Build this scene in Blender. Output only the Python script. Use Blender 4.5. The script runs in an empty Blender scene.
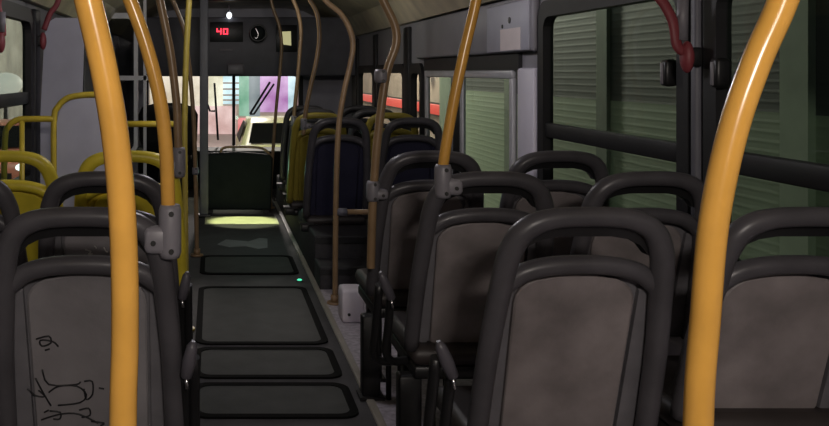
import bpy, math, random
from mathutils import Vector
random.seed(7)
S = bpy.context.scene
COL = S.collection
EYE = 1.29
F = 900.0
VX, VY = 213.0, 72.0          # where the bus axis meets the picture
PI = math.pi

def P(x, y, Y):
    """point of the bus at distance Y seen at picture position (x, y)"""
    return Vector(((x - VX) * Y / F, Y, EYE - (y - VY) * Y / F))

# ------------------------------------------------------------------ materials
def new_mat(name):
    m = bpy.data.materials.new(name); m.use_nodes = True
    nt = m.node_tree
    return m, nt, nt.nodes['Principled BSDF']

def mat(name, col, rough=0.5, metal=0.0, noise=0.0, nscale=8.0, spec=0.5, bump=0.0, bscale=60.0):
    m, nt, b = new_mat(name)
    b.inputs['Roughness'].default_value = rough
    b.inputs['Metallic'].default_value = metal
    b.inputs['Specular IOR Level'].default_value = spec
    b.inputs['Base Color'].default_value = (*col, 1)
    tc = nt.nodes.new('ShaderNodeTexCoord')
    if noise:
        n = nt.nodes.new('ShaderNodeTexNoise')
        n.inputs['Scale'].default_value = nscale; n.inputs['Detail'].default_value = 4
        r = nt.nodes.new('ShaderNodeValToRGB')
        r.color_ramp.elements[0].position = 0.3; r.color_ramp.elements[1].position = 0.7
        r.color_ramp.elements[0].color = (*[c * (1 - noise) for c in col], 1)
        r.color_ramp.elements[1].color = (*[min(1, c * (1 + noise)) for c in col], 1)
        nt.links.new(tc.outputs['Object'], n.inputs['Vector'])
        nt.links.new(n.outputs['Fac'], r.inputs['Fac'])
        nt.links.new(r.outputs['Color'], b.inputs['Base Color'])
    if bump:
        n2 = nt.nodes.new('ShaderNodeTexNoise'); n2.inputs['Scale'].default_value = bscale
        bp = nt.nodes.new('ShaderNodeBump'); bp.inputs['Strength'].default_value = bump
        bp.inputs['Distance'].default_value = 0.01
        nt.links.new(tc.outputs['Object'], n2.inputs['Vector'])
        nt.links.new(n2.outputs['Fac'], bp.inputs['Height'])
        nt.links.new(bp.outputs['Normal'], b.inputs['Normal'])
    return m

def emit(name, col, strength):
    m, nt, b = new_mat(name)
    b.inputs['Base Color'].default_value = (*[c * .3 for c in col], 1)
    b.inputs['Emission Color'].default_value = (*col, 1)
    b.inputs['Emission Strength'].default_value = strength
    return m

def glass(name, tint=(0.75, 0.8, 0.78), gloss=0.05):
    m = bpy.data.materials.new(name); m.use_nodes = True
    nt = m.node_tree; nt.nodes.clear()
    o = nt.nodes.new('ShaderNodeOutputMaterial'); mx = nt.nodes.new('ShaderNodeMixShader')
    t = nt.nodes.new('ShaderNodeBsdfTransparent'); g = nt.nodes.new('ShaderNodeBsdfGlossy')
    t.inputs['Color'].default_value = (*tint, 1); g.inputs['Roughness'].default_value = 0.03
    mx.inputs['Fac'].default_value = gloss
    nt.links.new(t.outputs[0], mx.inputs[1]); nt.links.new(g.outputs[0], mx.inputs[2])
    nt.links.new(mx.outputs[0], o.inputs['Surface'])
    return m

M = {}
M['pole'] = mat('pole_yellow', (0.70, 0.365, 0.070), 0.22, noise=0.10, nscale=14)
M['pole_dim'] = mat('dim_tan_pole', (0.30, 0.195, 0.105), 0.30, noise=0.18, nscale=10)  # copy of the pole yellow with weak light put into its colour
M['rail_yellow'] = mat('rail_yellow', (0.66, 0.50, 0.05), 0.35, noise=0.12, nscale=14)
M['shell'] = mat('grey_plastic', (0.150, 0.145, 0.158), 0.42, noise=0.18, nscale=9, bump=0.10)
M['panel'] = mat('worn_back_panel', (0.225, 0.198, 0.198), 0.55, noise=0.32, nscale=7, bump=0.08)
M['panel_left'] = mat('pale_back_panel', (0.235, 0.222, 0.232), 0.55, noise=0.18, nscale=6, bump=0.08)
M['handle'] = mat('dark_handle_plastic', (0.076, 0.072, 0.080), 0.36, noise=0.15, nscale=12, spec=0.4)
M['yshell'] = mat('yellow_plastic', (0.74, 0.60, 0.05), 0.40, noise=0.15, nscale=8)
M['post_yellow'] = mat('dimmed_post_yellow', (0.36, 0.28, 0.05), 0.4, noise=0.12, nscale=14)  # rail yellow darkened in the colour to offset the lamp close by
M['yfront'] = mat('dull_yellow_plastic', (0.34, 0.27, 0.04), 0.45, noise=0.15, nscale=8)
M['navy'] = mat('navy_panel', (0.022, 0.022, 0.050), 0.5, noise=0.2, nscale=8)
M['seal'] = mat('hatch_seal', (0.006, 0.006, 0.006), 0.9, spec=0.08)
M['black'] = mat('black_plastic', (0.012, 0.012, 0.013), 0.4, noise=0.2)
M['rubber'] = mat('black_rubber', (0.012, 0.012, 0.014), 0.55, noise=0.2)
M['base'] = mat('dark_seat_base', (0.035, 0.028, 0.027), 0.5, noise=0.2)
M['clamp'] = mat('grey_clamp', (0.22, 0.21, 0.235), 0.42, noise=0.08)
M['bolt'] = mat('dark_bolt', (0.02, 0.02, 0.02), 0.4)
M['chrome'] = mat('bright_metal', (0.75, 0.75, 0.75), 0.2, metal=1.0)
M['wall'] = mat('grey_wall_panel', (0.32, 0.31, 0.345), 0.5, noise=0.08, nscale=4)
M['wall_dark'] = mat('dark_wall_panel', (0.11, 0.11, 0.13), 0.5, noise=0.1, nscale=4)
M['wall_light'] = mat('lavender_panel', (0.78, 0.75, 0.86), 0.45, noise=0.06, nscale=4)
M['partition'] = mat('blue_grey_panel', (0.50, 0.50, 0.58), 0.5, noise=0.08, nscale=5)
M['ceil'] = mat('ceiling_panel', (0.07, 0.065, 0.06), 0.38, noise=0.12, nscale=3)
M['cove'] = mat('cove_panel', (0.50, 0.44, 0.30), 0.35, noise=0.30, nscale=4)
M['silver'] = mat('silver_rail', (0.62, 0.62, 0.66), 0.35, metal=0.1, noise=0.08)
M['floor'] = mat('aisle_vinyl', (0.066, 0.063, 0.066), 0.7, noise=0.18, nscale=6, bump=0.05, spec=0.22)
M['podium'] = mat('speckled_vinyl', (0.44, 0.40, 0.44), 0.6, noise=0.30, nscale=45)
M['hatch'] = mat('hatch_plate', (0.058, 0.060, 0.058), 0.75, noise=0.15, nscale=7, bump=0.05, spec=0.2)
M['trim'] = mat('beige_edge_trim', (0.34, 0.31, 0.26), 0.35, noise=0.12)
M['step'] = mat('lit_floor_pale', (0.75, 0.75, 0.45), 0.45, noise=0.08)  # pale yellow imitates light falling on the floor
M['red'] = mat('red_plastic', (0.24, 0.045, 0.055), 0.5, noise=0.1)
M['lever'] = mat('dark_lever', (0.085, 0.08, 0.095), 0.4, noise=0.1)
M['step_dark'] = mat('dark_step_vinyl', (0.034, 0.032, 0.036), 0.7, noise=0.25, nscale=40)
M['paper'] = mat('white_paper', (0.90, 0.80, 0.80), 0.7, noise=0.04)
M['note'] = mat('yellow_note', (0.85, 0.82, 0.40), 0.7, noise=0.05)
M['white'] = mat('white_plastic', (0.82, 0.76, 0.82), 0.5, noise=0.06)
M['ink'] = mat('black_marker', (0.010, 0.010, 0.012), 0.5)
M['scratch'] = mat('white_scratch', (0.55, 0.53, 0.50), 0.6)
M['dpanel'] = mat('dark_teal_panel', (0.012, 0.017, 0.017), 0.6, noise=0.2, spec=0.15)
M['sealine'] = mat('stanchion_grey', (0.14, 0.14, 0.165), 0.5, noise=0.1)
M['glass'] = glass('window_glass', (0.78, 0.84, 0.80), 0.035)
M['glass_clear'] = glass('windshield_glass', (0.95, 0.97, 0.97), 0.03)
M['glass_dark'] = glass('dark_glass', (0.35, 0.36, 0.38), 0.05)
M['mirror'] = mat('mirror_glass', (0.5, 0.5, 0.5), 0.05, metal=1.0)
M['led_red'] = emit('led_red', (1.0, 0.03, 0.06), 3.0)
M['led_white'] = emit('lamp_white', (0.9, 0.95, 1.0), 2.2)
M['diff_rear'] = emit('lit_diffuser', (1.0, 0.86, 0.70), 3.0)
M['diff_mid'] = emit('dim_diffuser', (0.9, 0.9, 0.85), 0.6)
M['car_glass'] = mat('car_glass', (.006, .007, .007), .5, spec=.08)
M['asphalt'] = mat('asphalt', (0.05, 0.05, 0.05), 0.8, noise=0.2, nscale=3)
M['pave'] = mat('pavement', (0.22, 0.20, 0.19), 0.8, noise=0.15, nscale=3)

# ------------------------------------------------------------------ mesh builder
class MB:
    def __init__(s): s.v = []; s.f = []; s.sm = []
    def face(s, ids, smooth=False): s.f.append(tuple(ids)); s.sm.append(smooth)
    def box(s, a, b, bev=0.0):
        x0, y0, z0 = [min(a[i], b[i]) for i in range(3)]; x1, y1, z1 = [max(a[i], b[i]) for i in range(3)]
        if bev <= 0:
            n = len(s.v)
            s.v += [(x, y, z) for z in (z0, z1) for (x, y) in ((x0, y0), (x1, y0), (x1, y1), (x0, y1))]
            for q in ((3, 2, 1, 0), (4, 5, 6, 7), (0, 1, 5, 4), (1, 2, 6, 5), (2, 3, 7, 6), (3, 0, 4, 7)):
                s.face([n + i for i in q])
            return s
        b_ = min(bev, (x1 - x0) / 2.01, (y1 - y0) / 2.01, (z1 - z0) / 2.01)
        # stacked rounded-rect rings
        rings = []
        for (ins, z) in ((b_, z0), (b_ * .3, z0 + b_ * .3), (0, z0 + b_), (0, z1 - b_), (b_ * .3, z1 - b_ * .3), (b_, z1)):
            X0, X1, Y0, Y1 = x0 + ins, x1 - ins, y0 + ins, y1 - ins
            c = b_ * .8
            ring = []
            for (cx, cy, a0) in ((X1 - c, Y1 - c, 0), (X0 + c, Y1 - c, 90), (X0 + c, Y0 + c, 180), (X1 - c, Y0 + c, 270)):
                for k in range(4):
                    t = math.radians(a0 + 30 * k)
                    ring.append((cx + c * math.cos(t), cy + c * math.sin(t), z))
            rings.append(ring)
        s.loft(rings, True, True)
        return s
    def loft(s, rings, closed=True, caps=True):
        n = len(s.v); m = len(rings[0])
        for r in rings: s.v += [tuple(p) for p in r]
        for i in range(len(rings) - 1):
            for j in range(m if closed else m - 1):
                k = (j + 1) % m
                s.face((n + i * m + j, n + i * m + k, n + (i + 1) * m + k, n + (i + 1) * m + j), True)
        if caps:
            s.face([n + j for j in range(m)][::-1]); e = n + (len(rings) - 1) * m
            s.face([e + j for j in range(m)])
        return s
    def tube(s, pts, r, seg=12, flat=None, rad=None):
        pts = [Vector(p) for p in pts]; rings = []
        up = None
        for i, p in enumerate(pts):
            a = pts[max(i - 1, 0)]; b = pts[min(i + 1, len(pts) - 1)]
            d = (b - a).normalized()
            if up is None:
                up = Vector((0, 1, 0)) if abs(d.y) < .8 else Vector((1, 0, 0))
            n1 = (up - d * up.dot(d)).normalized(); n2 = d.cross(n1).normalized(); up = n1
            R = rad[i] if rad else r
            rings.append([p + n1 * (R * (flat or 1) * math.cos(2 * PI * k / seg)) + n2 * (R * math.sin(2 * PI * k / seg)) for k in range(seg)])
        return s.loft(rings, True, True)
    def prism(s, poly, fa, fb, bevel=0.0, fm=None):
        """poly of (u,v); fa / fb map (u,v) to the two faces"""
        A = [fa(u, v) for u, v in poly]
        if bevel:
            cx = sum(p[0] for p in poly) / len(poly); cy = sum(p[1] for p in poly) / len(poly)
            def ins(u, v):
                L = math.hypot(u - cx, v - cy) or 1
                return (u - (u - cx) / L * bevel, v - (v - cy) / L * bevel)
            Mi = [fm(u, v) for u, v in poly]
            B = [fb(*ins(u, v)) for u, v in poly]
            rings = [A, Mi, B]
        else:
            rings = [A, [fb(u, v) for u, v in poly]]
        n = len(s.v); m = len(poly)
        for r in rings: s.v += [tuple(p) for p in r]
        for i in range(len(rings) - 1):
            for j in range(m):
                k = (j + 1) % m
                s.face((n + i * m + j, n + i * m + k, n + (i + 1) * m + k, n + (i + 1) * m + j))
        s.face([n + j for j in range(m)][::-1]); e = n + (len(rings) - 1) * m
        s.face([e + j for j in range(m)])
        return s
    def ring(s, outer, inner, fa, fb):
        n = len(s.v); m = len(outer)
        for fn in (fa, fb):
            for pl in (outer, inner): s.v += [tuple(fn(u, v)) for u, v in pl]
        for j in range(m):
            k = (j + 1) % m
            oa, ia, ob, ib = n, n + m, n + 2 * m, n + 3 * m
            s.face((oa + j, oa + k, ia + k, ia + j)); s.face((ob + k, ob + j, ib + j, ib + k))
            s.face((oa + k, oa + j, ob + j, ob + k)); s.face((ia + j, ia + k, ib + k, ib + j))
        return s
    def ellipsoid(s, c, rx, ry, rz, seg=16, n=10):
        c = Vector(c); rings = []
        for i in range(n + 1):
            t = -PI / 2 + PI * (0.02 + 0.96 * i / n)
            rings.append([c + Vector((rx * math.cos(t) * math.cos(2 * PI * k / seg), ry * math.cos(t) * math.sin(2 * PI * k / seg), rz * math.sin(t))) for k in range(seg)])
        return s.loft(rings, True, True)
    def build(s, name, m, parent=None, recalc=True):
        me = bpy.data.meshes.new(name)
        me.from_pydata(s.v, [], s.f); me.polygons.foreach_set('use_smooth', s.sm)
        import bmesh
        bm = bmesh.new(); bm.from_mesh(me); bmesh.ops.recalc_face_normals(bm, faces=bm.faces); bm.to_mesh(me); bm.free()
        me.materials.append(m); me.update()
        o = bpy.data.objects.new(name, me); COL.objects.link(o)
        if parent: o.parent = parent
        return o

def spline(pts, n=8):
    pts = [Vector(p) for p in pts]; out = []
    for i in range(len(pts) - 1):
        p0 = pts[max(i - 1, 0)]; p1 = pts[i]; p2 = pts[i + 1]; p3 = pts[min(i + 2, len(pts) - 1)]
        for k in range(n):
            t = k / n
            out.append(0.5 * ((2 * p1) + (p2 - p0) * t + (2 * p0 - 5 * p1 + 4 * p2 - p3) * t * t + (3 * p1 - p0 - 3 * p2 + p3) * t ** 3))
    out.append(pts[-1]); return out

def rrect(u0, u1, v0, v1, r, n=5):
    out = []
    for (cu, cv, a0) in ((u1 - r, v1 - r, 0), (u0 + r, v1 - r, 90), (u0 + r, v0 + r, 180), (u1 - r, v0 + r, 270)):
        for k in range(n + 1):
            t = math.radians(a0 + 90 * k / n); out.append((cu + r * math.cos(t), cv + r * math.sin(t)))
    return out

def tag(o, label, cat, group=None, kind=None):
    if label: o['label'] = label
    if cat: o['category'] = cat
    if group: o['group'] = group
    if kind: o['kind'] = kind
    return o
def thing(name, label, cat, loc=(0, 0, 0), group=None):
    o = bpy.data.objects.new(name, None); COL.objects.link(o); o.location = loc; o.empty_display_size = .1
    return tag(o, label, cat, group)
def struct(o): o['kind'] = 'structure'; return o
def off(pts, loc): return [Vector(p) - Vector(loc) for p in pts]

# ------------------------------------------------------------------ the bus body
XR, XL, Y0, Y1 = 1.53, -1.01, -0.9, 10.5
ZW = 1.67                      # top of the side walls, the cove starts here
ZC = 2.03
T = 0.02

def wall_cells(name, x0, x1, holes, m, z1=ZW):
    ys = sorted(set([Y0, Y1] + [h[0] for h in holes] + [h[1] for h in holes]))
    zs = sorted(set([-0.25, z1] + [h[2] for h in holes] + [h[3] for h in holes]))
    b = MB()
    for i in range(len(ys) - 1):
        for j in range(len(zs) - 1):
            cy = (ys[i] + ys[i + 1]) / 2; cz = (zs[j] + zs[j + 1]) / 2
            if any(h[0] < cy < h[1] and h[2] < cz < h[3] for h in holes): continue
            b.box((x0, ys[i], zs[j]), (x1, ys[i + 1], zs[j + 1]))
    return struct(b.build(name, m))

R_WIN = [(1.35, 2.735, .70, 1.58), (2.895, 4.15, .70, 1.58)]
R_FAR = [(6.55, 6.90, .72, 1.32), (7.15, 8.30, .72, 1.32), (8.50, 9.37, .72, 1.32)]
DOOR = (4.45, 6.45, 0.0, 1.38)
wall_cells('wall_right', XR, XR + T, R_WIN + R_FAR + [DOOR], M['wall'])
L_WIN = [(3.45, 4.93, .70, 1.60)]
wall_cells('wall_left', XL - T, XL, L_WIN, M['wall_dark'])
struct(MB().box((XL - T, Y0 - T, -.25), (XR + T, Y0, ZC)).build('wall_rear', M['wall_dark']))

# floor
b = MB().box((XL, Y0, -.06), (0.60, Y1, 0)); struct(b.build('floor', M['floor']))
struct(MB().box((0.632, Y0, -.06), (XR, 5.32, 0.004)).build('floor_right', M['podium']))
struct(MB().box((0.60, Y0, -.06), (0.632, 8.9, 0.010), .004).build('trim_1', M['trim']))
b = MB().box((0.632, 5.32, -.06), (XR, 5.62, .135), .01).box((0.632, 5.60, -.06), (XR, 8.95, .27), .01)
struct(b.build('floor_podium', M['step_dark']))
b = MB().box((0.634, 5.312, .095), (XR - .01, 5.322, .125)).box((0.634, 5.592, .225), (XR - .01, 5.602, .262))
struct(b.build('trim_2', M['rubber']))
struct(MB().box((0.632, 8.95, -.06), (XR, Y1, 0)).build('floor_front', M['floor']))

# ceiling with coves
b = MB()
prof = [(XL - T, ZW), (XL + .04, ZW), (XL + .16, ZW + .17), (XL + .48, ZC - .03), (-.30, ZC), (.85, ZC), (XR - .48, ZC - .03), (XR - .16, ZW + .17), (XR - .04, ZW), (XR + T, ZW),
        (XR + T, ZC + .12), (XL - T, ZC + .12)]
n = len(b.v)
b.prism(prof, lambda u, v: (u, Y0 - T, v), lambda u, v: (u, Y1 + T, v))
struct(b.build('ceiling', M['cove']))
# lining strip of the flat ceiling, a touch below the shell
struct(MB().box((-.34, Y0, ZC - .012), (.89, 9.2, ZC - .001)).build('ceiling_lining', M['ceil']))
for k, (px, ang) in enumerate(((XR - .30, 1), (XL + .30, 1))):
    pass

# side windows ---------------------------------------------------------------
def side_window(idx, side, h, bar_z, latches=()):
    y0, y1, z0, z1 = h
    sx = 1 if side == 'R' else -1
    xw = XR if side == 'R' else XL
    fa = lambda u, v: (xw - sx * .022, u, v); fb = lambda u, v: (xw + sx * (T + .006), u, v)
    ro = rrect(y0 - .035, y1 + .035, z0 - .035, z1 + .035, .09); ri = rrect(y0 + .035, y1 - .035, z0 + .035, z1 - .04, .06)
    fr = struct(MB().ring(ro, ri, fa, fb).build('window_%d' % idx, M['rubber']))
    MB().prism(rrect(y0 + .03, y1 - .03, z0 + .03, z1 - .03, .05), lambda u, v: (xw + sx * .010, u, v), lambda u, v: (xw + sx * .014, u, v)).build('pane', M['glass'], fr)
    if bar_z:
        MB().box((xw - sx * .012, y0 + .02, bar_z - .033), (xw + sx * .022, y1 - .02, bar_z + .033), .006).build('slide_bar', M['rubber'], fr)
    for ly in latches:
        lt = MB().box((xw - sx * .045, ly - .022, 1.242), (xw - sx * .0, ly + .022, 1.332), .012).build('latch', M['black'], fr)
        MB().box((xw - sx * .050, ly - .006, 1.25), (xw - sx * .044, ly + .006, 1.32), .002).build('latch_lever', M['clamp'], lt)
    return fr
side_window(1, 'R', R_WIN[1], 1.025, (2.975,))
side_window(2, 'R', R_WIN[0], 1.025, (2.675,))
side_window(3, 'R', R_FAR[0], None)
side_window(4, 'R', R_FAR[1], None)
side_window(7, 'R', R_FAR[2], None)
side_window(5, 'L', L_WIN[0], 1.15)
# pillars between windows
def pillar(name, x0, x1, y0, y1, z0, z1, m): return struct(MB().box((x0, y0, z0), (x1, y1, z1), .012).build(name, m))
pillar('trim_3', XR - .03, XR + .01, 2.80, 2.832, .50, 1.66, M['sealine'])
pillar('trim_4', XR - .03, XR + .01, 4.215, 4.44, .0, 1.31, M['wall_light'])
pillar('trim_5', XL - .01, XL + .03, 4.99, 5.12, .0, 1.64, M['rubber'])
pillar('trim_6', XR - .03, XR + .01, 8.345, 8.455, .3, 1.64, M['rubber'])
pillar('trim_7', XR - .03, XR + .01, 9.42, 9.75, .3, 1.64, M['rubber'])
pillar('trim_8', XR - .03, XR + .01, 6.93, 7.10, .0, 1.64, M['rubber'])
# heater ledge along the walls below the windows
struct(MB().box((XR - .12, Y0, .30), (XR, 4.2, .455), .02).build('trim_9', M['partition']))
struct(MB().box((XL, Y0, .30), (XL + .12, 4.8, .455), .02).build('trim_10', M['partition']))

# door on the right
dr = struct(MB().box((XR - .02, DOOR[0], 1.30), (XR + T + .02, DOOR[1], 1.385)).build('door_1', M['rubber']))
def leaf(y0, y1):
    xa, xb = XR - .012, XR + .008
    L = MB().box((xa, y0, .03), (xb, y1, .30)).build('door_leaf', M['wall_dark'], dr)
    MB().box((xa - .01, y0, 1.255), (xb, y1, 1.30), .008).build('top_rail', M['silver'], L)
    for yy in (y0, y1 - .05):
        MB().box((xa - .006, yy, .30), (xb, yy + .05, 1.26), .006).build('stile', M['silver'], L)
    MB().box((xa + .008, y0 + .05, .30), (xa + .012, y1 - .05, 1.26)).build('pane', M['glass'], L)
leaf(4.55, 5.52); leaf(5.66, 6.42)
MB().box((XR - .022, 5.52, .03), (XR + .012, 5.66, 1.25), .008).build('gasket', M['rubber'], dr)

# cover box above the door, with its lighter hatch and papers
b = MB().box((XR - .04, 4.20, 1.385), (XR - .002, 6.62, 1.66), .03)
cov = tag(b.build('door_mechanism_cover', M['wall']), 'long grey cover box mounted over the right-hand door', 'cover')
ht = MB().box((XR - .050, 4.225, 1.392), (XR - .038, 4.87, 1.635), .01).build('access_flap', M['partition'], cov)
MB().tube([(XR - .054, 4.49, 1.548), (XR - .045, 4.49, 1.548)], .016).build('lock', M['bolt'], ht)
MB().tube([(XR - .054, 4.60, 1.522), (XR - .045, 4.60, 1.522)], .010).build('screw', M['bolt'], ht)
tag(MB().box((XR - .0525, 4.33, 1.398), (XR - .0505, 4.63, 1.507)).build('paper_notice', M['paper']), 'blank pale pinkish paper notice stuck on the grey cover over the door', 'notice')

# ------------------------------------------------------------------ seats
TOP = 0.998; K = 0.315
def bk(u, v, d=0.0): return (u, (TOP - v) * K - d, v)

def seat(label, cx, Yrow, aisle, sh, pn, hd, base_z=0.0, name='bus_seat', vbot=.425, grips=True, arch=None, group='passenger seats'):
    """aisle: -1 aisle is on the left of the seat, +1 on its right, 0 window seat"""
    t = thing(name, label, 'seat', (cx, Yrow, base_z), group)
    dz = -base_z
    lo_ = vbot - .455
    def B(u, v, d=0.0):
        if v < .6: v = .6 - (.6 - v) * (.6 - vbot) / .145
        p = bk(u, v, d); return (p[0], p[1], p[2] + dz)
    # shell: plate under the lower arch
    half = [(-.196, .50), (-.186, .66), (-.172, .79), (-.158, .828), (-.12, .853), (-.05, .862)]
    poly = half + [(-u, v) for u, v in reversed(half)] + [(.180, .450), (.14, .430), (-.14, .430), (-.180, .450)]
    shell = MB().prism(poly, lambda u, v: B(u, v, -.062), lambda u, v: B(u, v, -.036))
    # side strips
    for sgn in (-1, 1):
        st = [(.143 * sgn, .80), (.140 * sgn, .47), (.150 * sgn, .450), (.186 * sgn, .475), (.176 * sgn, .68), (.164 * sgn, .80)]
        shell.prism(st, lambda u, v: B(u, v, -.04), lambda u, v: B(u, v, -.020), .004, lambda u, v: B(u, v, -.024))
    so = shell.build('back_shell', sh, t)
    # lower arch
    pa = [(-.180, .800), (-.160, .820), (-.125, .845), (-.07, .859), (0, .863), (.07, .859), (.125, .845), (.160, .820), (.180, .800)]
    MB().tube(spline([B(u, v, -.004) for u, v in pa], 4), .0215).build('lower_arch', arch or (hd if sh not in (M['yshell'], M['yfront']) else sh), t)
    # back panel
    pp = []
    w1, w0 = .136, .133
    for k in range(6):
        a = math.radians(90 * k / 5); pp.append((w1 - .065 + .065 * math.cos(a), .766 + .060 * math.sin(a)))
    left = [(-u, v) for u, v in reversed(pp)]
    polyp = pp + [(.04, .834), (-.04, .834)] + left + [(-w0, .47), (-.122, .447), (.122, .447), (w0, .47)]
    panel = MB().prism(polyp, lambda u, v: B(u, v, -.04), lambda u, v: B(u, v, -.020), .005, lambda u, v: B(u, v, -.024)).build('back_panel', pn, t)
    # handle: columns and top arch in one
    pc = [(-.199, .455), (-.193, .62), (-.184, .75), (-.173, .86), (-.164, .900), (-.147, .936), (-.117, .960), (-.07, .973), (0, .976)]
    pr = [.024, .0245, .025, .026, .0265, .026, .0245, .0225, .0220]
    pc = pc + [(-u, v) for u, v in reversed(pc[:-1])]; pr = pr + pr[-2::-1]
    pts = spline([B(u, v, .004) for u, v in pc], 4)
    rr_ = [pr[min(i // 4, len(pr) - 1)] * (1 - (i % 4) / 4) + pr[min(i // 4 + 1, len(pr) - 1)] * (i % 4) / 4 for i in range(len(pts))]
    hobj = MB().tube(pts, .0215, 14, rad=rr_).build('handle', hd, t)
    # recessed dark lip along the inside of the arch
    oc = [(-.150, .885), (-.138, .925), (-.110, .950), (-.06, .962), (.06, .962), (.110, .950), (.138, .925), (.150, .885)]
    ic = [(-.142, .885), (-.122, .908), (-.095, .922), (-.055, .929), (.055, .929), (.095, .922), (.122, .908), (.142, .885)]
    if sh not in (M['yshell'], M['yfront']):
        MB().prism(oc + ic[::-1], lambda u, v: B(u, v, -.004), lambda u, v: B(u, v, -.035)).build('inner_lip', M['black'], hobj)
    # cushions on the front side
    fp = [(-.17, .50), (-.15, .80), (-.10, .83), (.10, .83), (.15, .80), (.17, .50)]
    MB().prism(fp, lambda u, v: B(u, v, -.062), lambda u, v: B(u, v, -.095)).build('back_cushion', M['base'], t)
    MB().box((-.20, .14 - lo_ * .3, .40 + dz + lo_), (.20, .60, .465 + dz + lo_), .025).build('seat_cushion', M['base'], t)
    MB().box((-.19, .16 - lo_ * .3, .355 + dz + lo_), (.19, .56, .40 + dz + lo_), .01).build('seat_frame', M['black'], t)
    if aisle:
        zl = .36 + dz + lo_
        for (ua, ub, yy, dd) in ((.160, .232, .19, .06), (.115, .175, .40, .05)):
            MB().box((aisle * ua, yy, .005), (aisle * ub, yy + dd, zl), .008).box((aisle * (ua - .012), yy - .02, .004), (aisle * (ub + .012), yy + dd + .02, .016)).build('leg', M['black'], t)
        for uu in (.130, .085):
            MB().tube([(aisle * uu, .185, .005), (aisle * uu, .185, zl)], .011, 10).build('support_rod', M['black'], t)
        if grips:
            # grip on the aisle side with a bright tip, on a black side bracket
            ua, uc = (.308, .278) if aisle < 0 else (.240, .226)
            a_, c_ = (aisle * ua, .672, .03), (aisle * uc, .602, .04)
            pa_, pc_ = Vector(B(*a_)), Vector(B(*c_))
            for uu, vv in ((ua + .004, .64), (uc - .004, .60)):
                q = [Vector(B(aisle * uu, vv, .012)), Vector(B(aisle * uu, .50, .0)), Vector(B(aisle * uu, .44, -.01)), Vector(B(aisle * (uu - .03), .405, -.03)), Vector(B(aisle * .18, .40, -.06))]
                MB().tube(spline(q, 4), .013, 10).build('arm_bracket', M['black'], t)
            lv = MB().tube([pa_ + (pa_ - pc_) * .2, pa_, pa_.lerp(pc_, .5), pc_, pc_ + (pc_ - pa_) * .08], .02, 10, rad=[.005, .013, .016, .014, .006]).build('grip', M['lever'], t)
            MB().tube([pc_, pc_ + Vector((.003, -.004, -.028))], .0045, 8).build('grip_tip', M['chrome'], lv)['label'] = 'bright metal grip tip'
    else:
        zl = .36 + dz + lo_
        MB().box((-.05 + (.18 if cx > 0 else -.18), .2, zl - .06), (.05 + (.18 if cx > 0 else -.18), .5, zl)).build('wall_bracket', M['black'], t)
        MB().box((-.02, .25, .005), (.02, .31, zl), .005).build('leg', M['black'], t)
    return t, panel

RA, RWX, LA, LW = .82, 1.294, -.32, -.775
LA1 = -.287
r1a, r1a_p = seat('grey seat with worn brown back panel, nearest on the aisle right side', RA, 1.95, -1, M['shell'], M['panel'], M['handle'], vbot=.40)
seat('grey window seat at the far right, behind the nearest right-hand yellow pole', RWX, 1.95, 0, M['shell'], M['panel'], M['handle'], vbot=.485)
seat('grey aisle seat on the right with a yellow pole clamped to its handle corner', RA, 2.65, -1, M['shell'], M['panel'], M['handle'])
seat('grey window seat on the right whose handle stands against the window pillar', RWX, 2.65, 0, M['shell'], M['panel'], M['handle'])
r3a, _ = seat('grey aisle seat on the right, third from the camera, beside the door', RA, 3.35, -1, M['shell'], M['panel'], M['handle'], grips=False)
seat('grey window seat on the right whose handle stands below the first pane, nearest the door', RWX, 3.35, 0, M['shell'], M['panel'], M['handle'])
l1a, l1p = seat('grey seat with black marker graffiti on its pale back panel, nearest on the left', LA1, 1.95, 1, M['shell'], M['panel_left'], M['handle'], vbot=.40)
l2a, l2p = seat('dark grey left-hand aisle seat with white scribbles, just ahead of the graffiti seat', LA, 2.65, 1, M['shell'], M['panel_left'], M['handle'])
seat('dark grey left-hand window seat cut off by the left edge of the picture', LW, 2.65, 0, M['shell'], M['panel_left'], M['handle'])
seat('yellow aisle seat on the left with rounded yellow handle, beside the brownish pole', LA, 3.35, 1, M['yshell'], M['yshell'], M['yshell'], grips=False)
seat('yellow window seat at the left edge with rounded yellow handle', LW, 3.35, 0, M['yshell'], M['yshell'], M['yshell'])
fr = [(5.80, 'navy-backed aisle seat with dark handle, nearest seat ahead of the door step',
             'navy-backed window seat with dark handle, nearest window seat ahead of the right-hand door', M['navy'], M['navy']),
      (6.50, 'yellow-backed aisle seat just ahead of the nearest navy-backed aisle seat', 'yellow-backed window seat just ahead of the nearest navy-backed window seat', M['yfront'], M['yfront']),
      (7.20, 'dark aisle seat in the third row ahead of the right-hand door', 'dark window seat in the third row ahead of the right-hand door', M['black'], M['black']),
      (7.90, 'dark aisle seat in the foremost right-hand row, nearest the windshield', 'dark window seat in the foremost right-hand row, nearest the windshield', M['black'], M['black'])]
for (yy, la, lw, sh, pn) in fr:
    for (lb, cx_, ai) in ((la, RA, -1), (lw, RWX, 0)):
        seat(lb, cx_ - (.05 if sh is M['yfront'] and ai else 0), yy, ai, sh, pn, M['yfront'] if sh is M['yfront'] else M['handle'], .272, vbot=.32, grips=False)

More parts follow.
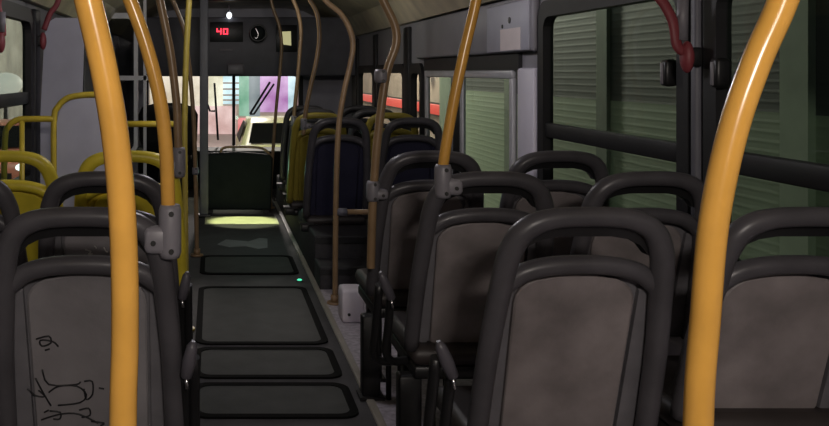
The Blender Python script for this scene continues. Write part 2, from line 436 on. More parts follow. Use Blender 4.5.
# markings on the seat backs
def on_back(px, py, cx, Yrow, d=-.0195):
    z = .7
    for _ in range(12):
        Y = Yrow + (TOP - z) * K - d
        z = EYE - (py - VY) * Y / F
    return Vector(((px - VX) * Y / F - cx, Y - Yrow, z))
def scribble(name, parent, strokes, cx, Yrow, r, m, lab):
    b = MB()
    for st in strokes:
        b.tube(spline([on_back(px, py, cx, Yrow) for px, py in st], 3), r, 6)
    o = b.build(name, m, parent); o['label'] = lab
z5 = lambda L: [(x / 3.38, 300 + y / 3.38) for x, y in L]
gs = [[(122, 132), (165, 122), (172, 145), (142, 156), (136, 136), (178, 140), (197, 157)], [(152, 170), (168, 165)],
      [(143, 235), (165, 285), (255, 286), (272, 276)], [(120, 264), (145, 312), (172, 357)], [(93, 300), (118, 322), (152, 326), (130, 305)],
      [(165, 312), (200, 291), (260, 291), (292, 320), (270, 347), (196, 356)], [(285, 275), (312, 275), (313, 318), (292, 336), (284, 300)],
      [(334, 297), (352, 300)], [(168, 375), (204, 380), (202, 402), (180, 402)], [(140, 405), (172, 394), (215, 384), (268, 386), (332, 416)],
      [(268, 372), (300, 366), (304, 390), (276, 396)], [(308, 410), (352, 416), (340, 424)], [(150, 380), (165, 372)]]
scribble('graffiti', l1p, [z5(s) for s in gs[:2]], LA1, 1.95, .0022, M['ink'], 'small black marker scribble')
scribble('graffiti', l1p, [z5(s) for s in gs[2:]], LA1, 1.95, .0022, M['ink'], 'large black marker tag')
z4 = lambda L: [(x / 3.875, 190 + y / 3.875) for x, y in L]
ws = [[(285, 262), (305, 275), (318, 262)], [(300, 268), (322, 275)], [(330, 232), (352, 238), (340, 252), (358, 246)], [(338, 268), (345, 272)], [(402, 222), (412, 240), (418, 240)], [(366, 216), (374, 226)]]
scribble('scratched_scribble', l2p, [z4(s) for s in ws], LA, 2.65, .0022, M['scratch'], 'white scratched scribble')

# ------------------------------------------------------------------ poles
def pole(label, px_pts, Y, r=.0156, m=None, clamps=(), base=False, ceil=True):
    k = F / Y
    pts = spline([P(x, y, Y) for x, y in px_pts], 6)
    lo = pts[-1]
    t = thing('grab_pole', label, 'grab pole', (lo.x, lo.y, lo.z), 'yellow grab poles')
    MB().tube(off(pts, lo), r, 14).build('tube', m or M['pole'], t)
    if ceil:
        c = pts[0] - lo
        MB().tube([c + Vector((0, 0, -.03)), c], .03, 14).build('ceiling_flange', M['clamp'], t)
    if base:
        MB().tube([(0, 0, 0), (0, 0, .012)], .045, 16).tube([(0, 0, .01), (0, 0, .05)], .024, 14).build('floor_flange', m or M['pole'], t)
    for (x, y, hgt, side) in clamps:
        c = P(x, y, Y) - lo
        ps = [c + Vector((0, 0, -hgt / 2)), c + Vector((0, 0, -hgt / 2 + .012)), c + Vector((0, 0, hgt / 2 - .012)), c + Vector((0, 0, hgt / 2))]
        b = MB().tube(ps, .026, 14, rad=[.021, .025, .025, .021])
        if side:
            b.box(c + Vector((0, -.02, -hgt * .42)), c + Vector((side * .055, .02, hgt * .1)), .012)
        cl = b.build('clamp', M['clamp'], t); cl['label'] = 'grey clamp'
        for q in (-.35, .35):
            p = c + Vector((.004, -.024, q * hgt)); MB().tube([p + Vector((0, .004, 0)), p + Vector((0, -.004, 0))], .006, 8).build('bolt', M['bolt'], cl)
        if side:
            p = c + Vector((side * .035, -.02, -hgt * .2)); MB().tube([p + Vector((0, .004, 0)), p + Vector((0, -.004, 0))], .006, 8).build('bolt', M['bolt'], cl)
    return t
yc = lambda Y: VY - (ZC - .012 - EYE) * F / Y         # picture height of the ceiling at distance Y
yf = lambda Y: VY + EYE * F / Y                # and of the floor
pole('thick bright yellow pole nearest the camera on the left, crossing the graffiti seat',
     [(105, yc(1.)), (72, -420), (56, -220), (66, -90), (88, 0), (106, 80), (118, 160), (124, 250), (125, 340), (123, 426), (122, 700), (122, yf(1.))], 1.0, base=True)
pole('thick bright yellow pole nearest the camera on the right, before the second window',
     [(770, yc(1.)), (812, -430), (828, -230), (812, -90), (783, 0), (757, 60), (733, 130), (714, 220), (705, 320), (698, 426), (694, 700), (694, yf(1.))], 1.0, base=True)
pole('bent yellow pole clamped to the right corner of the graffiti seat',
     [(112, yc(1.95)), (94, -180), (98, -90), (113, -40), (130, 0), (147, 48), (160, 100), (166, 150), (168, 200), (170, 256)], 1.95, clamps=[(170, 231, .115, -1)])
pole('yellow pole clamped to the left corner of the second right-hand aisle seat',
     [(462, yc(2.65)), (482, -110), (485, -55), (476, 0), (465, 48), (455, 95), (447, 140), (443, 168), (441, 196)], 2.65, clamps=[(443, 181, .098, 1)])
pole('tan S-bent pole standing beside the third right-hand aisle seat, by the door',
     [(345, yc(3.35)), (360, -50), (383, 0), (395, 26), (396, 45), (388, 68), (383, 95), (377, 145), (373, 200), (371, 258), (371, 268)], 3.35, m=M['pole_dim'], clamps=[(373, 191, .075, 1), (381, 76, .05, 0)])
pole('brownish pole on the left clamped to the yellow aisle seat',
     [(162, yc(3.35)), (150, -70), (156, -20), (164, 20), (170, 50), (174, 80), (177, 110), (178, 140), (179, 178)], 3.35, m=M['pole_dim'], clamps=[(179, 162, .11, -1)])
pole('straight yellow post on the left at the end of the yellow guard rail',
     [(193, yc(4.5)), (189, 0), (186, 60), (184.5, 130), (185, 190), (186, yf(4.5))], 4.5, m=M['post_yellow'], base=True)
rp = pole('S-bent yellow pole with a crossbar standing at the aisle edge by the door step',
     [(309, yc(5.)), (313, -20), (325, 0), (341, 14), (350, 30), (353, 46), (350, 66), (344, 92), (338.5, 130), (336, 200), (335, yf(5.)-.5)], 5.0, m=M['pole_dim'], base=True)
o = P(335, yf(5.) - .5, 5.0)
MB().tube([P(336, 212, 5.0) - o, P(455, 212, 5.0) - o], .015).build('crossbar', M['pole_dim'], rp)
MB().tube([P(337, 212, 5.0) - o, P(347, 212, 5.0) - o], .022).build('crossbar_joint', M['sealine'], rp)
MB().tube([P(455, 212, 5.0) - o, P(455, yf(5.) - 1, 5.0) - o], .015).build('crossbar_post', M['pole_dim'], rp)
pole('slim S-bent tan pole clamped to the yellow-backed aisle seat ahead of the door',
     [(300, yc(6.45)), (303, -15), (310, 0), (317, 14), (319.5, 35), (317, 58), (311, 85), (306, 110), (303, 135)], 6.45, m=M['pole_dim'], clamps=[(304, 124, .08, 1)])
pole('thin brown S-bent pole clamped to the third-row dark aisle seat',
     [(288, yc(7.15)), (292, -4), (298, 12), (301, 30), (300, 50), (298, 75), (295, 105), (293, 130)], 7.15, m=M['pole_dim'], clamps=[(294, 121, .08, 1)])
pole('thin brown pole furthest ahead on the right, by the dark panel in the aisle',
     [(270, yc(8.5)), (273, 8), (279, 25), (281.5, 45), (280, 70), (276.5, 105), (273, 150), (271, 180), (270, yf(8.5)-.5)], 8.5, m=M['pole_dim'], base=True)
pole('thin tan pole far down the left side, behind the straight yellow post',
     [(168, yc(6.3)), (170, -8), (176, 8), (184, 30), (189, 65), (193, 110), (195.5, 170), (197, yf(6.3)-.5)], 6.3, m=M['pole_dim'], base=True, clamps=[(195.5, 171, .05, 0)])

# ------------------------------------------------------------------ left guard rail and panels
g0 = P(90, yf(4.5), 4.5)
t = thing('guard_barrier', 'yellow tubular guard rail with a blue-grey panel in its hoop, ahead of the yellow seats', 'guard rail', g0)
G = lambda L: [P(x, y, 4.5) - g0 for x, y in L]
MB().tube(spline(G([(6, 329), (4, 200), (5, 140), (8, 127), (17, 120), (30, 119), (54, 119)]), 5), .0155).build('rail', M['rail_yellow'], t)
MB().tube(G([(122, 124), (181, 124)]), .0155).build('rail', M['rail_yellow'], t)
MB().tube(G([(22, 120), (22, 329)]), .0135).build('post', M['rail_yellow'], t)
MB().tube(spline(G([(54, 329), (54, 200), (54, 122), (58, 107), (68, 98), (84, 95), (100, 95), (113, 99), (121, 110), (122, 126), (122, 200), (122, 329)]), 5), .0155).build('hoop', M['rail_yellow'], t)
poly = [(P(x, y, 4.5) - g0) for x, y in [(57, 300), (57, 122), (61, 109), (70, 101), (84, 98), (100, 98), (111, 102), (118, 112), (119, 126), (119, 300)]]
MB().prism([(p.x, p.z) for p in poly], lambda u, v: (u, -.006, v), lambda u, v: (u, .006, v)).build('infill_panel', M['partition'], t)

p0 = P(60, yf(5.2), 5.2)
t = thing('partition_screen', 'tall blue-grey screen with rounded top corner standing by the left wall', 'partition', p0)
pl = [P(x, y, 5.2) - p0 for x, y in [(38, yf(5.2)), (40, 130), (45, 34), (49, 22), (56, 18), (80, 18), (85, 24), (82, 130), (82, yf(5.2))]]
MB().prism([(p.x, p.z) for p in pl], lambda u, v: (u, -.015, v), lambda u, v: (u, .015, v), .006, lambda u, v: (u, .012, v)).build('screen_panel', M['partition'], t)
MB().tube([(.13, 0, 0.0), (.13, 0, 1.5)], .014).build('edge_post', M['rubber'], t)

# driver partition
d0 = Vector((-.65, 8.0, 0))
t = thing('driver_partition', 'dark glazed partition with silver rounded frame behind the driver on the left', 'partition', d0)
def D(x, y): p = P(x, y, 8.0) - d0; return (p.x, p.z)
a = D(72, 13); c = D(138, 205)
ro = rrect(a[0], c[0], .55, a[1], .10); ri = rrect(a[0] + .04, c[0] - .035, .59, a[1] - .05, .07)
MB().ring(ro, ri, lambda u, v: (u, -.02, v), lambda u, v: (u, .02, v)).build('frame', M['silver'], t)
MB().prism(rrect(a[0] + .03, c[0] - .03, .58, a[1] - .04, .06), lambda u, v: (u, -.004, v), lambda u, v: (u, .004, v)).build('pane', M['glass_dark'], t)
MB().box((a[0], -.02, .0), (c[0], .02, .55)).build('lower_panel', M['wall_dark'], t)
q = D(150, 78)
MB().box((a[0] + .03, -.015, q[1] - .02), (q[0], .015, q[1] + .02)).build('mid_rail', M['silver'], t)
MB().box((D(143.5, 0)[0], -.015, 0), (D(146.5, 0)[0], .015, ZC - .02)).build('side_post', M['silver'], t)
t = thing('stanchion', 'wide dark grey stanchion rising left of the windshield view', 'stanchion', P(204, yf(8.0), 8.0))
MB().box((-.038, -.03, 0), (.038, .03, ZC - .013), .012).build('shaft', M['sealine'], t)
MB().box((-.06, -.05, 0), (.06, .05, .03), .006).build('foot', M['black'], t)

# dark panel across the front of the aisle
t = thing('aisle_panel', 'dark teal-black panel with a thin rail on top, closing the front of the aisle', 'panel', P(238, yf(8.25), 8.25))
w = .32
pp = [(-w, .03), (-w, .50), (-w + .03, .545), (0, .56), (w - .03, .535), (w, .50), (w - .02, .03)]
MB().prism(pp, lambda u, v: (u, .03, v), lambda u, v: (u, -.03, v), .02, lambda u, v: (u, -.02, v)).build('panel_board', M['dpanel'], t)
MB().tube(spline([(-w + .16, 0, .52), (-w + .18, 0, .59), (0, 0, .605), (w - .1, 0, .59), (w - .02, 0, .52)], 5), .012).build('top_rail', M['pole_dim'], t)
MB().box((-w + .04, -.02, 0), (-w + .09, .02, .04)).box((w - .09, -.02, 0), (w - .04, .02, .04)).build('foot', M['black'], t)

# light on the floor, painted as a pale strip
tag(MB().box((-.07, 7.62, 0.0), (.56, 8.0, .006), .002).build('lit_floor_strip', M['step']), 'pale yellow strip painted for the lit floor in front of the dark aisle panel', 'floor strip')  # 'step' material is the painted floor light, not a step edge

# floor hatches
def hatch(label, y0, y1, x0=-.085, x1=.552, r=.07):
    t = thing('floor_hatch', label, 'hatch', ((x0 + x1) / 2, (y0 + y1) / 2, 0), 'aisle floor hatches')
    cx, cy = (x0 + x1) / 2, (y0 + y1) / 2
    ro = rrect(x0 - cx, x1 - cx, y0 - cy, y1 - cy, r, 6); ri = rrect(x0 + .032 - cx, x1 - .032 - cx, y0 + .033 - cy, y1 - .033 - cy, r - .02, 6)
    MB().ring(ro, ri, lambda u, v: (u, v, .0), lambda u, v: (u, v, .008)).build('seal', M['seal'], t)
    MB().prism(ri, lambda u, v: (u, v, 0), lambda u, v: (u, v, .005)).build('plate', M['hatch'], t)
hatch('short dark floor hatch with black rubber seal, nearest the camera in the aisle', 3.345, 3.72)
hatch('short dark floor hatch between the nearest and the long hatch in the aisle', 3.78, 4.20)
hatch('long dark floor hatch with black seal in the middle of the aisle', 4.25, 5.39)
hatch('narrow floor hatch furthest ahead in the aisle, beyond the long one', 5.72, 6.30)
# pale patch painted on the floor in place of a reflection
tag(MB().prism([(.03, 6.72), (.12, 6.62), (.24, 6.66), (.33, 6.55), (.40, 6.60), (.42, 6.95), (.36, 6.98), (.27, 6.84), (.10, 6.92)],
    lambda u, v: (u, v, .0), lambda u, v: (u, v, .003)).build('floor_sheen', mat('sheen_grey', (.20, .19, .20), .6, noise=.15)), 'flat pale grey patch of painted sheen on the aisle floor', 'painted sheen')
# white box by the pole
t = P(353, 325, 4.6)
bx = MB().box((t.x - .055, 4.6, 0.005), (t.x + .06, 4.75, .175), .015)
bo = tag(bx.build('floor_box', M['white']), 'small white box on the floor beside the S-bent pole foot', 'box')
MB().tube([(t.x - .02, 4.594, .05), (t.x - .02, 4.602, .05)], .008, 8).build('screw', M['bolt'], bo)

# ------------------------------------------------------------------ front of the bus
zb, zt = .36, 1.27
wx0, wx1 = -.78, 1.03
b = MB().box((XL, Y1, -.25), (XR, Y1 + .06, zb)).box((XL, Y1, zt), (XR, Y1 + .06, ZC + .1)).box((XL, Y1, zb), (wx0, Y1 + .06, zt)).box((wx1, Y1, zb), (XR, Y1 + .06, zt))
struct(b.build('wall_front', M['partition']))
ws_ = struct(MB().ring(rrect(wx0 - .02, wx1 + .02, zb - .02, zt + .02, .08), rrect(wx0 + .03, wx1 - .03, zb + .03, zt - .03, .06),
     lambda u, v: (u, Y1 - .02, v), lambda u, v: (u, Y1 + .07, v)).build('window_6', M['rubber']))
MB().prism(rrect(wx0 + .02, wx1 - .02, zb + .02, zt - .02, .05), lambda u, v: (u, Y1 + .03, v), lambda u, v: (u, Y1 + .036, v)).build('pane', M['glass_clear'], ws_)
dx = (233.8 - VX) * Y1 / F
MB().box((dx - .018, Y1 - .01, zb), (dx + .018, Y1 + .07, zt)).build('centre_bar', M['rubber'], ws_)
def wiper(label, a, bb, arm):
    Yw = Y1 + .13
    p = P(*a, Yw)
    t = thing('windshield_wiper', label, 'wiper', p)
    MB().tube([(0, 0, 0), P(*bb, Yw) - p], .013, 8).build('blade', M['rubber'], t)
    MB().tube([P(*x, Yw) - p + Vector((0, .0, 0)) for x in arm], .012, 8).build('arm', M['rubber'], t)
wiper('slanted windshield wiper before the magenta shopfront', (250, 114), (270, 82), [(250, 114), (254, 114), (274, 84)])
wiper('upright windshield wiper at the left side of the windshield', (214.5, 83), (218, 140), [(206, 100), (210, 111), (215, 111)])

# destination box across the front
t = thing('destination_box', 'wide dark grey box with route display spanning above the windshield', 'sign box', (.26, 9.5, 1.25))
MB().box((XL - .26 + .01, -.0, .0), (XR - .27, .55, .62), .02).build('casing', M['sealine'], t)
def FX(x, y): p = P(x, y, 9.5); return p.x - .26, p.z - 1.25
u0, v0 = FX(210, 42); u1, v1 = FX(243, 22)
MB().box((u0, -.012, v0), (u1, .004, v1), .004).build('display_window', M['black'], t)
u0, v0 = FX(276, 52); u1, v1 = FX(297, 25)
MB().box((u0, -.012, v0), (u1, .004, v1), .004).build('recess_panel', M['black'], t)
u0, v0 = FX(219, 55); u1, v1 = FX(233, 49)
MB().box((u0, -.010, v0 + .04), (u1, .004, v1), .003).build('maker_plate', M['clamp'], t)
dg = MB()
def seg(cx, cz, w, h, segs):
    d = .012
    S7 = {'a': ((-w, h), (w, h)), 'b': ((w, 0), (w, h)), 'c': ((w, -h), (w, 0)), 'd': ((-w, -h), (w, -h)), 'e': ((-w, -h), (-w, 0)), 'f': ((-w, 0), (-w, h)), 'g': ((-w, 0), (w, 0))}
    for s_ in segs:
        (ax, az), (bx_, bz) = S7[s_]
        dg.box((cx + min(ax, bx_) - d / 2, -.020, cz + min(az, bz) - d / 2), (cx + max(ax, bx_) + d / 2, -.011, cz + max(az, bz) + d / 2))
c4 = FX(219, 31.5); c0 = FX(225.5, 31.5)
seg(c4[0], c4[1], .020, .026, 'fgbc'); seg(c0[0], c0[1], .020, .026, 'abcdef')
dg.build('route_digits', M['led_red'], t)['label'] = 'glowing red digits reading 40'
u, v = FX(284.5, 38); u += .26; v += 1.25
tag(MB().prism([(u - .06, v + .065), (u + .065, v + .07), (u + .07, v - .08), (u - .01, v - .07)], lambda a_, b_: (a_, 9.487, b_), lambda a_, b_: (a_, 9.481, b_)).build('glow_patch', emit('pale_yellow_glow', (.85, .80, .42), .5)),  # glow added to a flat patch
    'small pale yellow patch with added glow in the dark recess above the windshield', 'glow patch')
pl_ = P(229.2, 14, 9.47)
t = thing('indicator_lamp', 'small white lit lamp above the red route number', 'lamp', pl_)
MB().ellipsoid((0, 0, -.015), .028, .02, .035).build('bulb', M['led_white'], t)
MB().tube([(0, .01, .02), (0, .01, .09)], .012, 10).build('stem', M['clamp'], t)
pm = P(258, 33, 9.3)
t = thing('round_mirror', 'round black convex mirror with white glint on the box above the windshield', 'mirror', pm)
MB().tube([(0, .19, 0), (0, .05, 0), (0, 0, 0), (0, -.01, 0)], .09, 24, rad=[.03, .085, .092, .085]).build('housing', M['black'], t)
MB().tube([(0, -.008, 0), (0, -.014, 0), (0, -.02, 0)], .07, 24, rad=[.08, .074, .04]).build('mirror_face', M['dpanel'], t)
MB().tube(spline([(-.045, -.022, -.04), (-.02, -.024, -.055), (.0, -.024, -.03), (-.01, -.024, .02), (-.03, -.022, .05)], 4), .008, 8).build('rim_glint', M['chrome'], t)
pm = P(235.5, 69, 9.35)
t = thing('rear_view_mirror', 'small boxy grey rear-view mirror hanging at the windshield centre', 'mirror', pm)
MB().box((-.085, -.02, -.055), (.085, .03, .055), .012).build('housing', M['clamp'], t)
MB().box((-.072, -.023, -.042), (.072, -.018, .042), .002).build('mirror_face', M['clamp'], t)
MB().tube([(0, .03, .0), (0, .147, .03)], .012, 8).build('stem', M['black'], t)
t = thing('driver_seat', 'dark high-backed driver seat left of the stanchion', 'seat', (-.45, 9.05, 0))
MB().loft([[(x, yy, z) for x, yy in rrect(-w_, w_, y_ - .05, y_ + .05, .04)] for (w_, y_, z) in ((.24, .06, .45), (.29, .04, .6), (.30, .0, .86), (.26, -.03, .94), (.12, -.04, .98))]).build('backrest', M['black'], t)
MB().box((-.23, .0, .36), (.23, .5, .48), .04).build('cushion', M['black'], t)
MB().tube([(0, .25, 0), (0, .25, .37)], .09, 14, rad=[.16, .09]).build('pedestal', M['black'], t)
# dashboard
t = thing('dashboard', 'dark dashboard below the windshield', 'dashboard', (.3, 9.9, 0))
MB().box((XL - .29, 0, .0), (.55, .59, .42), .04).build('body', M['dpanel'], t)

# ------------------------------------------------------------------ red emergency levers
def lever(label, strap, knob, Y, sx, light=None):
    p = P(*knob, Y); t = thing('emergency_lever', label, 'emergency lever', p, 'red emergency levers')
    MB().tube(spline([P(x, y, Y) - p for x, y in strap], 5), .016, 10, flat=.6).build('strap', M['red'], t)
    MB().ellipsoid((0, 0, 0), .02, .026, .05).build('knob', M['red'], t)
    xw = XR - .02 if sx < 0 else XL + .012
    MB().box((0 if sx < 0 else xw - p.x, -.018, -.03), (xw - p.x if sx < 0 else 0, .018, .03), .006).build('mount', M['black'], t)
    if light: MB().tube([P(x, y, Y) - p for x, y in light], .017, 8).build('bracket', M['clamp'], t)
lever('red emergency lever on the pillar between the two right-hand windows', [(654, -8), (664, 4), (673, 22), (677, 45), (684, 52)], (687, 57), 2.79, -1, [(683, -6), (682, 40)])
lever('red emergency lever on the black pillar beside the left blue-grey screen', [(60, -4), (56, 6), (50, 14), (44, 30)], (43, 41), 5.05, 1)
lever('red emergency lever at the top left corner, above the left window', [(3, -14), (-2, 4), (2, 22), (3, 36)], (1, 42), 4.12, 1, [(2, 12), (2, 32)])

# ------------------------------------------------------------------ ceiling lamps
def clamp_light(label, loc, m, w, l):
    t = thing('ceiling_light', label, 'ceiling light', loc)
    MB().box((-w / 2, -l / 2, -.03), (w / 2, l / 2, 0), .008).build('housing', M['clamp'], t)
    MB().box((-w / 2 + .02, -l / 2 + .02, -.038), (w / 2 - .02, l / 2 - .02, -.028), .003).build('diffuser', m, t)
def area(name, loc, w, l, power, col, rot=(0, 0, 0), spread=None):
    L = bpy.data.lights.new(name, 'AREA'); L.shape = 'RECTANGLE'; L.size = w; L.size_y = l; L.energy = power; L.color = col
    if spread: L.spread = spread
    o = bpy.data.objects.new(name, L); COL.objects.link(o); o.location = loc; o.rotation_euler = rot; return o
def point(name, loc, power, col, r=.1):
    L = bpy.data.lights.new(name, 'POINT'); L.energy = power; L.color = col; L.shadow_soft_size = r
    o = bpy.data.objects.new(name, L); COL.objects.link(o); o.location = loc; return o
t = thing('wall_light', 'lit rectangular light on the rear wall behind the last seats', 'wall light', (.25, Y0 + .002, 1.84))
MB().box((-.22, 0, -.07), (.22, .03, .07), .01).build('housing', M['clamp'], t)
MB().box((-.20, .025, -.05), (.20, .038, .05), .004).build('diffuser', M['diff_rear'], t)
area('rear_lamp', (.25, Y0 + .06, 1.84), .36, .09, 30, (1.0, .90, .82), (math.radians(82), 0, 0))
clamp_light('dim rectangular ceiling light over the aisle just ahead of the third row of seats', (.20, 3.9, ZC - .012), M['diff_mid'], .22, .5)
point('middle_lamp', (.20, 3.9, ZC - .14), 15, (.97, .93, 1.0), .09)
clamp_light('dim rectangular ceiling light added over the aisle ahead of the door', (.28, 6.6, ZC - .012), M['diff_mid'], .22, .5)
point('front_fill', (.28, 6.6, ZC - .14), 8, (1.0, .95, .85), .09)  # fill light and its fixture are added to brighten the front
sp = bpy.data.lights.new('added_floor_spot', 'SPOT'); sp.energy = 190; sp.color = (.92, 1.0, .62); sp.spot_size = math.radians(19); sp.spot_blend = .35; sp.shadow_soft_size = .03  # spot and its fitting are added to brighten the floor strip
o = bpy.data.objects.new('added_floor_spot', sp); COL.objects.link(o); o.location = (.27, 7.72, ZC - .06); o.rotation_euler = (0, 0, 0)
clamp_light('small square light added above the front of the aisle', (.27, 7.72, ZC - .012), M['diff_mid'], .16, .16)
g_ = P(299.5, 280, 5.55); g_.z = 0  # green glint modelled as a glowing bead, not a fitted light
t = thing('floor_glint', 'tiny green glint with added glow at the right edge of the aisle floor', 'glint', g_)
MB().tube([(0, 0, .0), (0, 0, .006)], .022, 14).build('bead_rim', M['black'], t)
MB().ellipsoid((0, 0, .008), .015, .015, .007).build('lens', emit('glint_green', (.1, 1.0, .55), 1.0), t)
point('green_glow', (.36, 6.8, .55), .9, (.42, 1.0, .78), .05)  # added green light without a fitting, tints floor and trim

# ------------------------------------------------------------------ outside
ZG = -1.2
struct(MB().box((-14, -8, ZG - .1), (14, 60, ZG)).build('ground_street', M['asphalt']))
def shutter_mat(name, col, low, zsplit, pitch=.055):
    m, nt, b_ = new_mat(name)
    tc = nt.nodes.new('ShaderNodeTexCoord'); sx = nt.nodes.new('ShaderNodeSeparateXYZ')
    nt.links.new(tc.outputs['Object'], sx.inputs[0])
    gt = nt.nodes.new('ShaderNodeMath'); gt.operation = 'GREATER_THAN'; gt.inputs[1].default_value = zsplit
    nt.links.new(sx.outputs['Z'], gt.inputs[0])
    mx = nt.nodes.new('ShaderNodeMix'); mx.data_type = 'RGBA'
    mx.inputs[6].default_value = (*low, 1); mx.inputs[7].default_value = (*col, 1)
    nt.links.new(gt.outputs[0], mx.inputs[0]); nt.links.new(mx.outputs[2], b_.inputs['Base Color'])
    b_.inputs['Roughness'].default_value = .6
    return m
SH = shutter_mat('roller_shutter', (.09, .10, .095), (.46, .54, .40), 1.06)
SHP = mat('shutter_jamb', (.26, .30, .24), .7, noise=.1)
def shutter(label, y0, y1, X=3.2):
    t = thing('roller_shutter', label, 'roller shutter', (X, (y0 + y1) / 2, ZG), 'closed roller shutters')
    h = (y1 - y0) / 2; b_ = MB(); z = 0.0
    pts = []
    while z < 3.4:
        pts += [(0, z), (.0015, z + .014), (.0015, z + .041), (0, z + .055)]; z += .058
    n0 = len(b_.v)
    for (dx_, z_) in pts: b_.v += [(dx_, -h, z_ ), (dx_, h, z_)]
    for i in range(len(pts) - 1): b_.face((n0 + 2 * i, n0 + 2 * i + 1, n0 + 2 * i + 3, n0 + 2 * i + 2))
    cu = b_.build('curtain', SH, t)
    # object-space colour split uses the curtain's own height
    MB().box((-.03, -h, 0), (.05, h, .08)).build('bottom_bar', SHP, t)
    MB().box((-.06, -h, 3.4), (.10, h, 3.7)).build('shutter_box', SHP, t)
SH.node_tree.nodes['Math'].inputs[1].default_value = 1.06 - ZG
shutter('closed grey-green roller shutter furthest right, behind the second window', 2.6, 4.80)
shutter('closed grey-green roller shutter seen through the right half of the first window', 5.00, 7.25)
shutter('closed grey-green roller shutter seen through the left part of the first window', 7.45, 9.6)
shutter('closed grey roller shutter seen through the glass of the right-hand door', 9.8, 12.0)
b = MB()
for (a_, c_) in ((7.25, 7.45), (9.6, 9.8), (12.0, 12.6), (2.2, 2.6)): b.box((3.17, a_, ZG), (3.35, c_, 3.0))
b.box((3.10, 2.2, 2.45), (3.6, 12.6, 4.5))
struct(b.build('wall_shopfront', SHP))
struct(MB().box((3.16, 4.78, ZG), (3.35, 5.02, 2.44)).build('trim_11', mat('pale_column', (.62, .70, .56), .7, noise=.08)))
# pavement
struct(MB().box((2.2, 0, ZG), (3.2, 40, ZG + .12)).build('ground_pavement', M['pave']))
# pink wall with red strip further ahead
PW = mat('pink_plaster', (.50, .36, .32), .7, noise=.25, nscale=1.5)
struct(MB().box((3.3, 12.6, ZG), (3.6, 40, 4.0)).build('wall_plaster', PW))
t = thing('neon_strip', 'long glowing red strip light on the plastered wall outside the front right windows', 'neon light', (3.262, 16.8, .74))
MB().box((-.01, -4.1, -.075), (.03, 4.6, .075), .01).build('tube', emit('neon_red', (1.0, .10, .08), .85), t)
MB().box((.01, -4.15, -.1), (.035, 4.65, .1)).build('backing', M['black'], t)
t = thing('wall_lamp', 'small white lamp outside above the red strip', 'lamp', (3.2, 13.6, 1.35))
MB().ellipsoid((0, 0, 0), .07, .12, .05).build('bulb', emit('lamp_w', (.9, .95, 1), 2.5), t)
MB().tube([(0, 0, .0), (.1, 0, .04)], .02).build('bracket', M['black'], t)
# left street wall
LWm = mat('left_plaster', (.34, .36, .32), .7, noise=.3, nscale=1.2)
struct(MB().box((-6.4, 2, ZG), (-6, 45, 5)).build('wall_street', LWm))
t = thing('street_lamp', 'bright white street lamp glow outside the left window', 'lamp', (-5.6, 26, .2))
t['label'] = 'pale white glowing lantern on a post outside the left window'
t.location = P(6, 84, 22) 
MB().ellipsoid((0, 0, 0), .42, .3, .28).build('lantern', emit('lantern', (1, .98, .9), .45), t)
MB().tube([(0, 0, ZG - t.location.z), (0, 0, -.2)], .06).build('post', M['black'], t)

struct(MB().box((-6, 14, ZG), (2.2, 36, ZG + .01)).build('ground_plaza', mat('pale_plaza', (.50, .42, .40), .7, noise=.1, nscale=1)))
# cars
def car(label, loc, rot, body, lights):
    t = thing('car', label, 'car', loc); t.rotation_euler = (0, 0, rot)
    # profile along y, front at -y
    prof = [(-2.0, .30), (-2.02, .62), (-1.85, .82), (-1.0, .95), (-.35, 1.38), (.0, 1.47), (.9, 1.45), (1.5, 1.05), (2.0, .95), (2.05, .40), (1.9, .25), (-1.9, .22)]
    rings = []
    for (x, sc) in ((-.86, .90), (-.84, .97), (-.70, 1.0), (.70, 1.0), (.84, .97), (.86, .90)):
        rr = []
        for (yy, zz) in prof:
            xx = x
            if zz > 1.0: xx = x * (1 - .22 * (zz - .95) / .5)
            rr.append((xx, yy * (0.985 + .015 * sc), .2 + (zz - .2) * sc))
        rings.append(rr)
    MB().loft(rings).build('body', body, t)
    gl = M['car_glass']
    MB().loft([[(-.66, -.97, 1.0), (.66, -.97, 1.0), (.56, -.40, 1.38), (-.56, -.40, 1.38)], [(-.66, -1.03, .99), (.66, -1.03, .99), (.56, -.46, 1.385), (-.56, -.46, 1.385)]]).build('windscreen', gl, t)
    MB().loft([[(-.6, 1.56, 1.04), (.6, 1.56, 1.04), (.52, 1.0, 1.41), (-.52, 1.0, 1.41)], [(-.6, 1.62, 1.05), (.6, 1.62, 1.05), (.52, 1.05, 1.42), (-.52, 1.05, 1.42)]]).build('rear_window', gl, t)
    for sx_ in (-1, 1):
        MB().loft([[(sx_ * .845, -.75, 1.0), (sx_ * .845, 1.3, 1.0), (sx_ * .70, .85, 1.38), (sx_ * .70, -.2, 1.38)], [(sx_ * .865, -.75, 1.0), (sx_ * .865, 1.3, 1.0), (sx_ * .72, .85, 1.38), (sx_ * .72, -.2, 1.38)]]).build('side_window', gl, t)
        MB().ellipsoid((sx_ * .62, -1.98, .68), .16, .06, .09).build('headlight', lights, t)
        MB().ellipsoid((sx_ * .66, 2.02, .75), .12, .05, .08).build('taillight', M['red'], t)
        for yy in (-1.25, 1.3):
            wh = MB().tube([(sx_ * .70, yy, .31), (sx_ * .88, yy, .31)], .31, 20).build('wheel', M['rubber'], t)
            MB().tube([(sx_ * .875, yy, .31), (sx_ * .89, yy, .31)], .18, 14).build('hubcap', M['silver'], wh)
    MB().box((-.4, -2.05, .45), (.4, -2.0, .58)).build('grille', M['black'], t)
YG = mat('yellow_green_paint', (.75, .78, .42), .3)
car('yellow-green car seen ahead through the windshield', (1.42, 20, ZG), 0, YG, M['led_white'])
SAL = mat('salmon_paint', (.60, .22, .16), .3)
car('salmon red car outside the left window', (-4.2, 19, ZG), 0, SAL, M['led_white'])

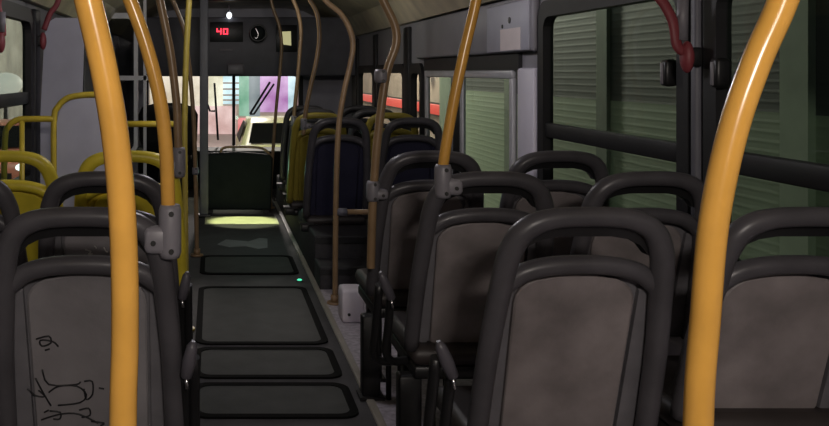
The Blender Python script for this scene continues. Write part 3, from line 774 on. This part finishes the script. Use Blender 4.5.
# shop facade ahead
def Q(x, y): p = P(x, y, 36); return p.x, p.z
t = thing('shop_facade', 'brightly lit shop building across the street ahead, with coloured windows', 'building', (1.0, 36, ZG))
FM = mat('facade_plaster', (.55, .50, .45), .7, noise=.1)
MB().box((-9, .0, 0), (9, .4, 5)).build('facade_wall', FM, t)
def emit_blotch(name, col, s_):
    m, nt, b_ = new_mat(name)
    tc = nt.nodes.new('ShaderNodeTexCoord'); n_ = nt.nodes.new('ShaderNodeTexNoise'); n_.inputs['Scale'].default_value = 1.1; n_.inputs['Detail'].default_value = 3
    r = nt.nodes.new('ShaderNodeValToRGB'); r.color_ramp.elements[0].position = .33; r.color_ramp.elements[1].position = .68
    r.color_ramp.elements[0].color = (*[c * .55 for c in col], 1); r.color_ramp.elements[1].color = (*[.45 + .62 * c for c in col], 1)
    nt.links.new(tc.outputs['Object'], n_.inputs['Vector']); nt.links.new(n_.outputs['Fac'], r.inputs['Fac'])
    nt.links.new(r.outputs['Color'], b_.inputs['Emission Color']); b_.inputs['Emission Strength'].default_value = s_
    b_.inputs['Base Color'].default_value = (*[c * .3 for c in col], 1)
    return m
def lit(name, x0, y0, x1, y1, col, s, dep=.05):
    a0, b0 = Q(x0, y1); a1, b1 = Q(x1, y0)
    return MB().box((a0 - 1, -dep, b0 - ZG), (a1 - 1, .01, b1 - ZG), .01).build(name, emit_blotch(name + '_glow_%d' % x0, col, s * 1.35), t)
lit('lit_window', 150, 60, 209, 106, (1.0, .85, .62), .62)
lit('lit_window', 209, 60, 223, 106, (.95, .90, .62), .75)
blind = lit('lit_window', 223, 60, 239, 104, (.62, .92, 1.0), .85)
a0, b0 = Q(223, 104); a1, b1 = Q(239, 78)
mb = MB()
for yy in (83, 89, 95, 100):
    z = Q(0, yy)[1] - ZG; mb.box((a0 - 1, -.10, z - .03), (a1 - 1, -.05, z + .03))
mb.build('blind_slats', FM, blind)
lit('lit_window', 239, 60, 249, 116, (.25, .72, .45), .50)
lit('door_panel', 249, 60, 260, 118, (.38, .50, .56), .35)
lit('lit_sign', 260, 60, 288, 112, (.75, .33, .82), .62)
lit('lit_window', 288, 60, 312, 116, (.62, .88, .98), .8)
lit('lit_shopfront', 150, 106, 236, 134, (1.0, .62, .58), .62)
lit('lit_sign', 238, 118, 246, 134, (1.0, .12, .12), .7)
lit('lit_shopfront', 246, 116, 320, 134, (.95, .92, .62), .6)
point('street_light_ahead', (.6, 26, 4.0), 1700, (1.0, .86, .80), .4)
point('car_light_ahead', (2.2, 14.5, 3.2), 700, (1.0, .95, .75), .3)
# street lamps beside the bus
point('street_light_right', (1.75, 8.2, 4.3), 34, (.92, 1.0, .90), .4)
point('street_light_rear', (1.75, 4.4, 4.3), 14, (.92, 1.0, .90), .4)
point('street_light_plaster', (2.3, 15.5, 3.2), 22, (1.0, .84, .74), .25)
point('street_light_left', (-4.0, 15.5, 3.6), 160, (.95, 1.0, .9), .3)

# ------------------------------------------------------------------ world, camera, colour
w = bpy.data.worlds.new('night'); S.world = w; w.use_nodes = True
bg = w.node_tree.nodes['Background']; bg.inputs[0].default_value = (.35, .42, .6, 1); bg.inputs[1].default_value = .012
cam = bpy.data.cameras.new('camera'); co = bpy.data.objects.new('camera', cam); COL.objects.link(co)
co.location = (0, 0, EYE); co.rotation_euler = (PI / 2, 0, 0)
cam.sensor_width = 36; cam.lens = F / 829 * 36
cam.shift_x = (414.5 - VX) / 829; cam.shift_y = -(213 - VY) / 829
cam.clip_start = .05; cam.clip_end = 200
S.camera = co
S.view_settings.view_transform = 'Standard'; S.view_settings.look = 'None'
S.view_settings.exposure = 0; S.view_settings.gamma = 1; S.view_settings.use_curve_mapping = False
